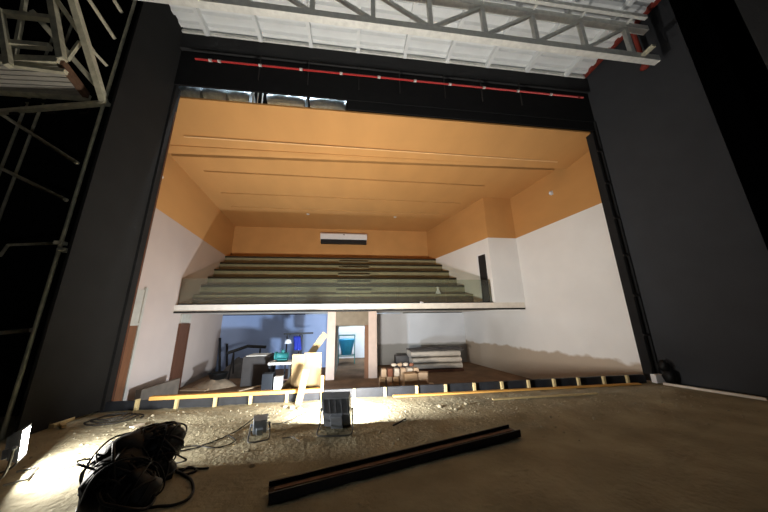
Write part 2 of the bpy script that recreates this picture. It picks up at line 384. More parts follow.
# bottle + rag on the balcony
p = at_y(438,290,12.3); zt = 2.78
t = thing('white_bottle', 'small white bottle with flared base standing on the lowest balcony tier', 'bottle', (p.x,12.3,zt))
MB().lathe([(.14,0),(.15,.04),(.12,.1),(.05,.24),(.05,.3)], n=16).build('body','acwhite',t,smooth=True)
MB().lathe([(.06,.3),(.075,.32),(.06,.38)], n=14).build('cap','sheet',t,smooth=True)
p = at_y(421,299,10.78)
m = MB(); m.rock((p.x,10.79,ZL1+.035), .05, 4, .7, 2); m.rock((p.x+.07,10.79,ZL1+.03), .04, 5, .7, 2)
tag(m.build('paper_scrap','acwhite',smooth=True), 'tiny crumpled white scrap lying on the balcony front edge', 'paper')
# ================================================================== DOORS AND POSTS UNDER THE BALCONY
def left_panel(m, ya, yb, za, zb, off, th, mi=0):
    m.prism([(LX(ya)+off,ya),(LX(ya)+off+th,ya),(LX(yb)+off+th,yb),(LX(yb)+off,yb)], za, zb, mi); return m
t = thing('hall_side_door', 'brown wooden door with pale transom panel in the left hall wall near the stage', 'door', (LX(8.3),8.3,ZF), absolute=True)
left_panel(MB(), 7.5, 8.85, ZF, 1.55, .0, .04).build('leaf','brown',t)
left_panel(MB(), 7.5, 8.85, 1.62, 2.62, .0, .03).build('transom','pale',t)
m = left_panel(MB(), 8.85, 8.95, ZF, 2.7, 0, .07); left_panel(m, 7.5, 8.85, 1.55, 1.62, 0, .06); m.build('frame','pale',t)
t = thing('hall_side_door', 'dark brown narrow door in the left hall wall below the balcony', 'door', (LX(11.8),11.8,ZF), absolute=True)
left_panel(MB(), 11.35, 12.0, ZF, 1.5, 0, .05).build('leaf','darkbrown',t)
m = left_panel(MB(), 11.27, 11.35, ZF, 1.58, 0, .07); left_panel(m, 12.0, 12.08, ZF, 1.58, 0, .07); left_panel(m, 11.35, 12.0, 1.5, 1.58, 0, .07); m.build('frame','darkbrown',t)
left_panel(MB(), 11.3, 12.08, 1.62, 1.95, 0, .06).build('transom','pale',t)
# portal
t = thing('doorway_portal', 'cream posts and brown header framing the doorway under the balcony', 'doorway', (.1,12.5,ZF), absolute=True)
def portal_post(pxa, pxb, Y):
    a = at_y(pxa,345,Y).x; b = at_y(pxb,345,Y).x
    return MB().box(a, b, Y, Y+.08, ZF, (1.38 if pxa==364.5 else ZL0+.03))
portal_post(326.5,335,12.5).build('post','cream',t,bevel=.01); portal_post(368.5,377,12.5).build('post','cream',t,bevel=.01)
MB().box(at_y(334.5,345,12.5).x, at_y(369,345,12.5).x, 12.51, 12.7, 1.38, ZL0+.03).build('header','header',t)
portal_post(364.5,368.6,12.51).build('inner_jamb','brown',t)
# low kerb at the left
k = MB(); k.prism([(-6.25,9.1),(-6.1,9.1),(-6.0,10.7),(-6.15,10.7)], ZF, -.3)
tag(k.build('low_kerb_wall','kerb'), 'low grey kerb wall beside the left hall wall behind the stage edge', 'kerb')
# ================================================================== STAGE EDGE FRAMING
t = thing('stage_edge_framing', 'low row of black panels and pale timber studs along the stage edge', 'barrier', (1.3,6.0,0), absolute=True)
m = MB(); m.box(-4.66, 7.25, 5.99, 6.015, -.02, .17)
m.build('black_panel','panelblk',t)
for px in (139,178,216,251,287,354,385,417,446,475,503,530,556,581,607,631):
    x = at_y(px,395,5.96).x; w_ = .05
    MB().box(x-w_/2, x+w_/2, 5.93, 5.988, -.03, .20).build('stud','pine',t)
a = at_y(150,400,5.96).x; b = at_y(321,392,5.96).x
MB().box(a, b, 5.925, 6.03, .172, .235).build('top_batten','pineo',t)
MB().box(b, 7.2, 5.99, 6.05, .172, .19).build('top_rail','panelblk',t)
x = at_y(322,395,5.9).x
tag(MB().box(x-.025, x+.025, 5.86, 5.92, 0, .5).build('marker_stake','pineo'), 'thin yellow timber stake standing just behind the big floodlight', 'stake')
x = at_y(301,395,5.8).x
m = MB(); m.bar((x-.03,5.74,.01),(x+.06,5.915,.62), .13, .03, up=(0,1,0))
tag(m.build('timber_offcut','ply'), 'short pale board propped against the stage edge in front of the plywood', 'board')
# plywood leaning behind the edge
def lean(name, px0, px1, ztop, ybot, ytop, label, cat, m_, th=.02, group=None, tilt=0, zbot=ZF):
    a = at_y(px0,375,ytop).x; b = at_y(px1,375,ytop).x; mm = MB()
    dy = th
    mm.hexa([(a+tilt,ybot,zbot),(b+tilt,ybot,zbot),(b+tilt,ybot+dy,zbot),(a+tilt,ybot+dy,zbot),(a,ytop,ztop),(b,ytop,ztop),(b,ytop+dy,ztop),(a,ytop+dy,ztop)])
    return tag(mm.build(name, m_), label, cat, group)
lean('plywood_sheet', 291, 304, .88, 6.75, 6.30, 'left pale plywood sheet leaning upright behind the stage edge', 'plywood', 'ply', tilt=-.06)
lean('plywood_sheet', 303, 320.5, .90, 6.82, 6.36, 'right and wider pale plywood sheet leaning behind the stage edge', 'plywood', 'ply')
a = at_y(277,406,6.75); b = at_y(325,335,6.75)
d = (b-a).normalized(); a2 = a-d*0.0
m = MB(); m.bar(Vector((a.x,6.9,-.1))-d*.2, Vector((b.x,6.9,b.z+.03)), .16, .025, up=(0,1,0)); bb = m.build('long_plank','ply'); tag(bb, 'long narrow plank slanting up to the right behind the plywood sheets', 'plank')
# ================================================================== MASKING
def leg(name, pts, z1, m_, label, th=.05, cat='curtain', grp=None):
    m = MB()
    for i in range(len(pts)-1):
        a, b = Vector(pts[i]), Vector(pts[i+1]); d = (b-a).normalized(); n = Vector((-d.y,d.x))*th/2
        P = [a-n, b-n, b+n, a+n]
        if sum(P[i][0]*P[(i+1)%4][1]-P[(i+1)%4][0]*P[i][1] for i in range(4)) < 0: P.reverse()
        m.prism([tuple(q) for q in P], .04, z1)
    o = m.build(name, m_); return tag(o, label, cat, grp)
def folds(a, b, n, amp, seed=1):
    a, b = Vector(a), Vector(b); d = (b-a).normalized(); nn = Vector((-d.y,d.x)); out = []
    for i in range(n+1):
        t = i/n; out.append(a+(b-a)*t+nn*amp*math.sin(t*n*.9+seed))
    return out
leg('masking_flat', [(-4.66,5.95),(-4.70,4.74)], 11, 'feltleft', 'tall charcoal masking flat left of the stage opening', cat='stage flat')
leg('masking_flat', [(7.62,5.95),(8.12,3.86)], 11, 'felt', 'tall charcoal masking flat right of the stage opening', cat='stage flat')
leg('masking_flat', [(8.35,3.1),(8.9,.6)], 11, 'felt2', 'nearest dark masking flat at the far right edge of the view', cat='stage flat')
# proscenium borders and frames
t = thing('proscenium_border', 'black border boards over the stage opening behind the red pipe', 'border', (1.4,5.95,7.6), absolute=True)
MB().box(-4.72, 7.66, 5.84, 5.975, 8.72, 9.2).build('upper_fascia','felt2',t)
MB().box(-4.72, 7.60, 5.93, 5.975, 7.60, 8.70).build('lower_board','border',t)
MB().box(-.2, 7.6, 5.95, 5.975, 7.30, 7.60).build('drop_board','border',t)
t = thing('opening_frame', 'black upright frame with small cleats at the right side of the stage opening', 'frame', (7.45,5.95,0), absolute=True)
m = MB(); m.box(7.40, 7.47, 5.93, 6.15, 0.03, 7.2); m.build('inner_post','black',t)
m = MB(); m.box(7.56, 7.63, 5.9, 5.97, 0.03, 7.6); m.build('outer_post','black',t)
for z in (1.1,2.1,3.2,4.3,5.4,6.5): MB().box(7.40, 7.60, 5.90, 5.93, z, z+.05).build('cleat','darkline',t)
t = thing('opening_frame', 'black upright post with thin brown edging at the left side of the stage opening', 'frame', (-4.6,5.95,0), absolute=True)
MB().box(-4.70, -4.59, 5.96, 6.15, 0.03, 7.60).build('post','black',t); MB().box(-4.59, -4.582, 6.1, 6.13, 0.03, 6.9).build('edging','darkbrown',t)
tag(MB().box(7.28, 7.52, 5.78, 5.9, .03, .22).build('white_block','acwhite',bevel=.01), 'small white block at the foot of the right frame', 'block')
m = MB(); m.rock((7.50,5.66,.2), .13, 9, 1.2, 2); m.rock((7.48,5.70,.42), .1, 10, 1.4, 2); tag(m.build('bunched_black_cloth','rubber',smooth=True), 'bunched black cloth heap at the foot of the right masking flat', 'cloth')
# ================================================================== RED PIPE
t = thing('sprinkler_pipe', 'thin bright red pipe running across the black border above the stage opening', 'pipe', (1.5,5.8,8.4), absolute=True)
MB().tube([(-4.15,5.78,8.30),(7.2,5.78,8.35)], .025, 10).build('run','redpaint',t,smooth=True)
for px in (210,219,260,301,341,379,415,450,484,518,551,579):
    p = at_y(px, 62+(px-198)*.0942, 5.78)
    MB().tube([(p.x-.04,5.78,8.3+.05*(p.x+4.15)/11.35),(p.x+.04,5.78,8.3+.05*(p.x+4.15)/11.35)], .036, 10).build('coupling','clampwhite' if px != 579 else 'rust',t,smooth=True)
for px in (259,308,359,400,445,482,521):
    p = at_y(px, 62+(px-198)*.0942, 5.78); z = 8.32
    MB().box(p.x-.008, p.x+.008, 5.80, 5.84, z-.45, z+.38).build('hanger','darkline',t)
struct(MB().box(-8.2, 9, 6.14, 8.2, 9.3, 9.4).build('ceiling_attic', 'void'))
t = thing('tube_light', 'added unseen tube light in the void above the ochre ceiling, near the foil ducts', 'light', (-2.3,6.3,9.2))  # added tube, hidden by the border, to brighten the foil ducts
MB().box(-1.6,1.6,-.04,.04,.03,.1).build('fitting','acwhite',t); MB().tube([(-1.5,0,0),(1.5,0,0)], .025, 10).build('tube','lens_atticfill',t)
# foil ducts above the ceiling edge
for i, (a, b) in enumerate(((184,203),(207,229),(232,252),(270,307),(312,346))):
    xa = at_y(a,92,6.5).x; xb = at_y(b,95,6.5).x
    m = MB(); m.tube(smoothpath([(xa,6.60,7.88),(xa*.6+xb*.4,6.56,7.91),(xb,6.58,7.87)],5), lambda t_: .24+.01*math.sin(t_*19), 16); m.tube([((xa+xb)/2,6.58,8.1),((xa+xb)/2,6.58,9.298)], .01, 6)
    tag(m.build('foil_duct','foil',smooth=True), f'silver foil duct in the gap above the ceiling edge, {["first","second","third","fourth","fifth"][i]} from the left', 'duct')
m = MB()
for a in (255,259.5,264): m.tube([(at_y(a,92,6.4).x,6.3,9.298),(at_y(a,92,6.4).x+.02,6.3,7.47)], .02, 8)
tag(m.build('duct_hanger_rods','galv'), 'three thin grey rods between the foil ducts', 'rods')
# ================================================================== DECK
t = thing('roof_deck', 'white corrugated steel deck with cross ribs high over the stage opening', 'roof deck', (1.4,4.2,9.3), absolute=True)
m = MB(); n = 0; prof = []; y = 1.6
while y < 5.95:
    prof += [(y,9.36),(y+.1,9.36),(y+.14,9.30),(y+.24,9.30)]; y += .28
vs = [(x,yy,zz) for yy,zz in prof for x in (-4.82,7.5)]+[(x,yy,zz+.01) for yy,zz in prof for x in (-4.82,7.5)]
N = len(prof); fs = [(2*i,2*i+2,2*i+3,2*i+1) for i in range(N-1)]+[(2*N+2*i,2*N+2*i+1,2*N+2*i+3,2*N+2*i+2) for i in range(N-1)]
m.add(vs, fs); m.build('corrugated_sheet','deck',t)
for px in (208,261,311,358,405,448,489,530,570):
    x = at_z(px, 35+(px-180)*.099-3, 9.2).x
    if -4.6 < x < 7.4: MB().box(x-.05, x+.05, 1.6, 5.8, 9.14, 9.295).build('rib','deck',t)
MB().box(-4.82, 7.5, 5.80, 5.86, 9.21, 9.3).build('edge_angle','galv',t)
MB().box(-4.9, -4.80, 1.6, 5.86, 9.22, 9.42).build('side_angle','galv',t)
MB().box(7.48, 7.56, 1.6, 5.86, 9.235, 9.42).build('red_side_beam','rust',t)
# ================================================================== TRUSS
t = thing('lighting_truss', 'long pale steel truss with slanting braces hanging across the top of the stage', 'truss', (1.4,4.1,7.8), absolute=True)
xe = 7.62; TB0, TB1, TT0, TT1 = 7.82, 7.99, 8.84, 8.98
MB().box(-7.8, xe, 4.10, 4.24, TB0, TB1).build('bottom_chord','galv',t)
MB().box(-7.8, xe-.02, 4.10, 4.24, TT0, TT1).build('top_chord','galv',t)
MB().box(-7.8, 7.28, 3.88, 3.95, TT0+.03, TT1-.01).build('rear_chord','galv',t)
xv = [6.93-1.31*k for k in range(11)]
for x in xv:
    MB().box(x-.05, x+.05, 4.12, 4.21, TB1, TT0).build('upright','galv',t)
    MB().box(x-.02, x+.02, 3.95, 4.10, TT0+.04, TT0+.09).build('cross_tie','galv',t)
for i in range(len(xv)-1):
    hi, lo = xv[i], xv[i+1]
    if lo > 1.4: a, b = (lo+.04,4.16,TB1+.02), (hi-.04,4.16,TT0-.02)
    else: a, b = (lo+.04,4.16,TT0-.02), (hi-.04,4.16,TB1+.02)
    MB().bar(a, b, .07, .07, up=(0,1,0)).build('diagonal','galv',t)
MB().box(7.08, 7.18, 3.86, 4.10, TB0+.06, TB0+.12).build('end_stub','scaf',t)
pA, pB, pC = at_y(634,27,4.45), at_y(641,52,4.45), at_y(645,66,4.45)
m = MB(); m.tube([(pB.x-.05,4.45,9.28),(pB.x-.03,4.45,pB.z),(pC.x,4.45,pC.z)], .05, 10); m.rock(pC, .1, 3, 1, 2)
tag(m.build('rusty_drop_pipe','rust',smooth=True), 'short rusty red pipe hanging behind the right end of the truss', 'pipe')
# ================================================================== SCAFFOLD TOWER / GALLERY ON THE LEFT
t = thing('scaffold_tower', 'pale steel scaffold tower with sloping braces at the left edge of the stage', 'scaffold', (-5.2,4.9,0), absolute=True)
def tb(name, a, b, r=.03, mm='scaf'):
    MB().tube([a,b], r, 8).build(name, mm, t, smooth=True)
pz = at_z(5,446,0); PX, PY = -4.93, 4.82
tb('corner_pole', (PX,PY,0.02), (PX,PY,9.6), .027)
for (a, b, Ya, Yb, r) in (((-16,103),(77,163),5.75,4.85,.035), ((-16,160),(66,200),5.75,4.85,.035), ((0,333),(32,330),5.6,4.95,.035), ((8,245),(60,243),5.4,4.9,.025), ((0,256),(8,245),5.5,5.4,.025)):
    tb('cross_rail', at_y(*a,Ya), at_y(*b,Yb), r)
# couplers
for q in ((60,243),(63,250),(105,103)):
    p = at_y(*q, 4.8); MB().box(p.x-.06, p.x+.06, 4.76, 4.86, p.z-.03, p.z+.03).build('coupler','scaf',t)
for q in ((33,128),(17,128)):
    p = at_y(*q, 6.0 if q[0] == 33 else 5.9); 
    if p.y > 5.9: p.y = 5.85
    p = at_y(*q, 5.8); tb('rear_pole', (p.x,5.8,.02), (p.x,5.8,9.4), .025)
# gallery hanging from the tower
t = thing('loft_gallery', 'steel gallery with boarded underside and railings in the top left corner', 'gallery', (-6,4.6,5.8), absolute=True)
def gb(name, a, b, Ya, Yb, w_=.09, mm='scaf'):
    MB().bar(at_y(*a,Ya), at_y(*b,Yb), w_, w_, up=(0,1,0)).build(name, mm, t)
MB().bar(at_y(106,103,4.78), at_y(-30,114.5,5.4), .07, .09, up=(0,1,0)).build('bottom_beam','scaf',t)
ZG = 6.15
c1, c2, c3, c4 = at_z(86,96,ZG), at_z(60,62,ZG), at_z(-60,58,ZG), at_z(-60,88,ZG)
n_ = 7
for i in range(n_):
    f0, f1 = i/n_+.012, (i+1)/n_-.012
    a_, b_, c_, d_ = c1.lerp(c2,f0), c1.lerp(c2,f1), c4.lerp(c3,f1), c4.lerp(c3,f0)
    P = [a_,b_,c_,d_]
    MB().hexa([(p.x,p.y,ZG) for p in P][::-1]+[(p.x,p.y,ZG+.05) for p in P][::-1]).build('deck_board','pale',t)
up_ = Vector((0,0,.02))
MB().bar(c1+up_, c2+up_, .09, .13).build('side_beam','ironweb',t); MB().bar(c2+up_, c3+up_, .09, .13).build('near_beam','scaf',t); MB().bar(c1+up_+Vector((0,.05,0)), c4+up_, .09, .13).build('far_beam','scaf',t)
YN = c2.y
gb('rail', (0,13),(52,19), YN, YN); gb('rail', (-4,42),(50,47), YN, YN); gb('rail', (5,64),(66,72), YN+.05, YN+.05, .07)
gb('upright', (51,-6),(62,60), YN, YN, .1); gb('upright', (0,10),(9,66), YN-.05, YN-.05, .08); gb('upright', (26,-6),(14,60), YN+.4, YN+.4, .06)
gb('brace', (54,-4),(92,50), YN, 4.5, .07); gb('brace', (92,50),(107,66), 4.5, 4.7, .05)
gb('brace', (33,12),(97,86), YN, 4.7, .08); gb('brace', (71,-6),(104,102), 4.0, 4.78, .1)
gb('brace', (88,-2),(115,39), 4.2, 4.75, .05); gb('brace', (114,0),(122,13), 4.6, 4.8, .05)
gb('brace', (80,42),(67,60), 4.4, 4.4, .05)
gb('lower_rail', (0,99),(62,102), 5.6, 5.3, .05, 'black'); 
for q in (24,40,60,94):
    gb('bracket', (q,103),(q-6,113), 5.2, 5.2, .04, 'irondark'); gb('bracket', (q-14,114),(q-6,113), 5.2, 5.2, .04, 'irondark')
# ================================================================== FLOODLIGHTS
def floodlight(label, loc, rz, tilt, w_, h_, d_, lens, hous='housing', fins=5, base=True, group=None, f=.72, lift=0):
    t = thing('floodlight', label, 'floodlight', loc, rz, group)
    T = Matrix.Translation((0,0,h_*.5*math.cos(tilt)+.05+lift)) @ Matrix.Rotation(tilt, 4, 'X')   # lamp looks along local +Y before tilt (positive tilt = looks up)
    m = MB(); W, H = w_/2, h_/2
    # hollow housing
    outer = [T@Vector(p) for p in ((-W*f,-d_,-H*f),(W*f,-d_,-H*f),(W*f,-d_,H*f),(-W*f,-d_,H*f),(-W,0,-H),(W,0,-H),(W,0,H),(-W,0,H))]
    e = .02; inner = [T@Vector(p) for p in ((-W+e,0,-H+e),(W-e,0,-H+e),(W-e,0,H-e),(-W+e,0,H-e),(-W+e,-.03,-H+e),(W-e,-.03,-H+e),(W-e,-.03,H-e),(-W+e,-.03,H-e))]
    m.add(outer+inner, [(0,1,2,3)[::1],(1,0,4,5),(2,1,5,6),(3,2,6,7),(0,3,7,4),(4,8,9,5)[::-1],(5,9,10,6)[::-1],(6,10,11,7)[::-1],(7,11,8,4)[::-1],(8,12,13,9),(9,13,14,10),(10,14,15,11),(11,15,12,8),(12,15,14,13)])
    hg = m.build('housing', hous, t); LB_ = -H+e if lens != 'lens_big' else H*.0
    MB().add([T@Vector(p) for p in ((-W+e,-.015,LB_),(W-e,-.015,LB_),(W-e,-.015,H-e),(-W+e,-.015,H-e))], [(3,2,1,0)]).build('lens', lens, hg)
    for i in range(fins):
        x = -W*f*.85+i*W*f*1.7/(fins-1)
        MB().box(x-.004, x+.004, -d_-.025, -d_+.005, 0.0, H*f*.95, M=T).build('cooling_fin', hous, hg)
    MB().box(-W*.42, W*.42, -d_-.05, -d_+.004, -H*f*.95, -H*.1, M=T).build('driver_box', hous, hg, bevel=.006)
    # tubular stand: loop on the floor, arms up to pivots
    r = .011; pv = T@Vector((W+.02,-d_*.4,0)); pw = T@Vector((-W-.02,-d_*.4,0))
    pts = [pv, (W+.03,-.05,.09), (W+.03,-d_-.12,.02), (W*.6,-d_-.16,.012), (-W*.6,-d_-.16,.012), (-W-.03,-d_-.12,.02), (-W-.03,-.05,.09), pw]
    sd = MB().tube(smoothpath(pts,5), r, 8).build('stand', 'tube', t, smooth=True)
    MB().tube([(W+.03,-.03,.012),(W+.03,.12,.012),(-W-.03,.12,.012),(-W-.03,-.03,.012)], r, 8).build('foot_bar','tube',sd,smooth=True)
    for sx in (1,-1):
        MB().lathe([(.02,0),(.022,.02),(.014,.03)], T@Vector((sx*(W+.005),-d_*.4,0)), 12, M=Matrix.Rotation(RAD(90*sx),3,'Y')).build('knob','housing',sd,smooth=True)
    return t
big = floodlight('large black floodlight on a tube stand seen from behind near the stage edge', (-.19,4.42,hf(-.19,4.42)), RAD(-6), RAD(33), .43, .60, .10, 'lens_big', f=.94)
small = floodlight('small grey unlit floodlight with tube stand left of the large floodlight', (-1.3,4.45,hf(-1.3,4.45)), RAD(14), RAD(12), .2, .22, .12, 'charcoal', 'greyhous', 3, f=.85)
side = floodlight('glaring lit floodlight standing at the far left edge of the stage floor', (-3.57,3.72,hf(-3.57,3.72)), RAD(-57), RAD(5), .26, .32, .08, 'lens_side', lift=.13)
# ================================================================== HALL LAMPS
hl = floodlight('added cool white lamp on the hall floor, unseen behind the plywood', (-1.55,8.3,ZF), RAD(24), RAD(14), .3, .25, .07, 'lens_hallfill')
t = thing('tube_light', 'slim lit tube light on the ceiling of the back room', 'light', (.3,17.2,2.12))
MB().box(-.6,.6,-.05,.05,.03,.08).build('fitting','acwhite',t); MB().tube([(-.58,0,0),(.58,0,0)], .03, 10).build('tube','lens_room',t)
floodlight('added unseen floodlight on the stage floor behind the viewer, turned up to the roof', (1.2,-1.2,hf(1.2,-1.2)), RAD(0), RAD(80), .34, .3, .08, 'lens_stagefill')
# ================================================================== H-BEAM
t = thing('steel_beam', 'long dark steel channel beam lying diagonally on the stage floor', 'beam', (.8,3.42,.02), absolute=True)
A0, A1 = Vector((-.74,2.97,.05)), Vector((2.33,3.86,.05)); d = (A1-A0).normalized(); n = Vector((-d.y,d.x,0))
MB().bar(A0+n*.095, A1+n*.095, .016, .085).build('far_flange','irondark',t)
MB().bar(A0-n*.095, A1-n*.095, .016, .085).build('near_flange','irondark',t)
MB().bar(A0, A1, .174, .012).build('web','irondark',t)
MB().bar(A0+d*.05+n*.0+Vector((0,0,.014)), A1-d*.05+Vector((0,0,.014)), .05, .016).build('timber_strip','ironweb',t)
# ================================================================== CABLE HEAP
rnd = random.Random(5)
t = thing('cable_heap', 'big tangled heap of black cable on the stage floor in front of the side lamp', 'cable', (-2.4,3.75,.02), absolute=True)
def heap_h(u): return max(0, 1-u*u)
m = MB()
hx = Vector((.25,.97,0)).normalized()
# heap axis runs from (-2.35,3.2) to (-2.45,4.25)
cs = [(-1.93,3.0,.14,.19),(-2.12,3.12,.2,.24),(-2.26,3.3,.27,.25),(-2.18,3.45,.38,.22),(-2.0,3.45,.42,.17),(-2.12,3.38,.16,.26)]
for i, (x,y,z,r) in enumerate(cs): m.rock((x,y,z*.8), r*.97, 20+i, 1.0, 3)
m.build('heap_core','rubber',t,smooth=True)
for i in range(96):
    x, y, z, r = cs[rnd.randrange(6)]; cx, cy = x+rnd.uniform(-.06,.06), y+rnd.uniform(-.06,.06)
    R0 = r*rnd.uniform(.82,1.04) if i % 7 else r*rnd.uniform(1.05,1.2); tl = Matrix.Rotation(rnd.uniform(-1.3,1.3),3,'X') @ Matrix.Rotation(rnd.uniform(-1.3,1.3),3,'Y'); pts = []
    for k in range(10):
        a = 2*math.pi*k/10; q = tl@Vector((R0*math.cos(a)*rnd.uniform(.9,1.1), R0*1.05*math.sin(a)*rnd.uniform(.9,1.1), 0))
        pts.append((cx+q.x, cy+q.y, max(.04, z*.8+q.z+rnd.uniform(-.01,.02))))
    MB().tube(smoothpath(pts,4,True), rnd.choice((.008,.010,.013)), 6, closed=True).build('cable_loop','rubber',t,smooth=True)
def cable(pts, r, label, name='loose_cable', mm='rubber', grp=None):
    P = [(p[0],p[1],hf(p[0],p[1])+r+.004+(p[2] if len(p) > 2 else 0)) for p in smoothpath([(*q[:2],q[2] if len(q)>2 else 0) for q in pts],10)]
    return tag(MB().tube(P, r, 8).build(name, mm, smooth=True), label, 'cable', grp)
P_ = lambda x, y: tuple(at_z(x,y,0).xy)
cable([P_(176,474),P_(188,480),P_(193,492),P_(185,503),P_(165,509),P_(148,511)], .012, 'black cable curl on the dark floor right of the cable heap')
cable([P_(168,468),P_(180,474),P_(188,470),P_(196,473),P_(184,477),P_(178,472),P_(208,471)], .011, 'short knotted black cable just right of the cable heap')
cable([P_(30,476),P_(60,470),P_(85,465),P_(100,460)], .005, 'thin dark cord running from the side lamp to the cable heap', 'thin_cord')
cable([P_(165,454),P_(190,450),P_(205,446),P_(222,440),P_(240,430),(*P_(252,423),.02),(*P_(258,424),.1),(-1.3,4.36,.12)], .008, 'thin dark cord from the cable heap to the small grey floodlight', 'thin_cord')
cable([P_(150,455),P_(192,447),P_(215,449),P_(235,442),P_(225,437)], .007, 'thin dark cord wandering on sand between heap and small floodlight', 'thin_cord')
cable([P_(272,426),P_(285,424),P_(300,416),P_(312,412)], .006, 'thin grey cord trailing from the small floodlight toward the stage edge', 'thin_cord', 'charcoal')
cable([P_(282,440),P_(292,439),P_(300,444)], .008, 'short pale bent rod on the floor between the two rear-facing floodlights', 'bent_rod', 'tube')
# coil at the left edge by the flat
c0 = at_z(113,423,0)
pts = []
for k in range(56):
    a = k*.35; r_ = .40-.004*k; pts.append((c0.x+r_*math.cos(a)*1.0, c0.y+r_*.8*math.sin(a), .01+.0012*k))
cable(pts, .012, 'flat coil of dark hose lying beside the left masking flat', 'hose_coil', 'darkline')
tag(MB().rock((c0.x+.05,c0.y-.05,.07), .08, 31, .4, 2).build('pale_stone','stone'), 'pale stone in the middle of the hose coil', 'stone')
# rubble & timbers on stage
def stick(pa, pb, w_, h_, mm, label, name='batten', grp=None, cat='timber'):
    a, b = at_z(*pa,0), at_z(*pb,0); a.z = hf(a.x,a.y)+h_/2+.01; b.z = hf(b.x,b.y)+h_/2+.01
    return tag(MB().bar(a,b,w_,h_).build(name,mm), label, cat, grp)
stick((50,431),(88,415), .07,.05,'pine','pale timber lying along the foot of the left masking flat')
stick((57,424),(63,431), .05,.04,'pine','short pale offcut near the foot of the left masking flat')
stick((493,401),(598,397), .05,.025,'pine','long thin pale batten on the sand along the right stage edge')
stick((393,398),(640,385.5), .09,.03,'pineo','very long timber lying flush below the right stage edge framing')
stick((664,385.5),(768,402.5), .05,.05,'sheet','pale skirting strip along the foot of the right masking flat','skirting_strip')
stick((131,431),(142,427), .09,.02,'sheet','small pale plate on sand left of the cable heap','flat_plate')
stick((393,428),(406,421), .02,.02,'darkline','short dark stick on the lit sand beyond the steel beam')
rnd = random.Random(11); m = MB()
for i in range(1500):
    x = rnd.uniform(-4.3,7.2); y = rnd.triangular(3.2,5.85,5.2); r = abs(rnd.gauss(0,.006))+.004
    db = abs((x+.74)*(-.278)+(y-2.97)*.9605)
    if (db < .2 and -.9 < x < 2.5) or ((x+2.25)**2+(y-3.5)**2 < .55): continue
    m.rock((x,y,hf(x,y)+r*.3), r, i, .7, 1)
o = m.build('rubble_grit','stone',stuff=True); tag(o,'scattered pale grit and crumbs of rubble over the sandy stage floor','rubble')
LB = ['left of three on the lit sand beyond the steel beam','middle and nearest of three on the sand beyond the steel beam','right of three on the lit sand beyond the steel beam','alone on the dark sand below the small floodlight','alone on the sand just right of the big floodlight','first from left of four beside the propped board','second from left of four beside the propped board','touching the foot of the propped board']
for i,(px,py,r) in enumerate(((440,408,.05),(456,411,.035),(466,406,.04),(252,466,.03),(380,433,.02),(285,408,.04),(292,410,.05),(300,411,.04))):
    p = at_z(px,py,0); tag(MB().rock((p.x,p.y,hf(p.x,p.y)+r*.35), r, 100+i, .6, 2).build('rubble_lump','stone'), 'pale lump of rubble '+LB[i], 'stone', 'loose rubble lumps on the stage')
# ================================================================== UNDER-BALCONY CLUTTER
# passage: blue bucket on a stand in the back room
p = at_y(346.5,352,17.0)
t = thing('blue_bucket', 'turquoise blue tub on a metal stand seen through the doorway under the balcony', 'tub', (p.x,17.0,ZF), absolute=False)
zb = p.z-ZF-.1
MB().lathe([(.3,zb-.05),(.5,zb+.8),(.54,zb+.84),(.5,zb+.88)], n=20).build('tub','bucket',t,smooth=True)
m = MB()
for sx in (-1,1):
    for sy in (-1,1): m.bar((sx*.5,sy*.3,0),(sx*.5,sy*.3,zb+1.1), .05,.05)
    m.bar((sx*.5,-.3,zb+1.1),(sx*.5,.3,zb+1.1), .05,.05)
for sy in (-1,1):
    m.bar((-.5,sy*.3,zb-.1),(.5,sy*.3,zb-.1), .05,.05); m.bar((-.5,sy*.3,zb+1.1),(.5,sy*.3,zb+1.1), .05,.05)
m.build('stand','turq',t)
# right: stack of long sheets
def box_thing(name, label, cat, pa, pb, Y, depth, mm, zbase=None, grp=None, bevel=.02, rot=0):
    a = at_y(*pa,Y); b = at_y(*pb,Y); z0 = ZF if zbase is None else zbase
    zt = max(a.z,b.z); zz = min(a.z,b.z) if zbase == 'px' else z0
    cx = (a.x+b.x)/2; W = abs(a.x-b.x)/2
    Mx = Matrix.Translation((cx,Y+depth/2,zz)) @ Matrix.Rotation(rot,4,'Z')
    m = MB().box(-W,W,-depth/2,depth/2,0,zt-zz, M=Mx)
    return tag(m.build(name,mm,bevel=bevel), label, cat, grp)
Ys = 13.2
zl = ZF
a = at_y(414,372,Ys); b = at_y(464,372,Ys)
tag(MB().box(a.x,b.x,Ys,Ys+1.1,ZF,ZF+.12).build('pallet','darkbrown'), 'dark pallet beneath the stacked pale rolls', 'pallet')
lay = [(ZF+.135,.26,'lowest'),(ZF+.42,.26,'middle'),(ZF+.705,.29,'topmost')]
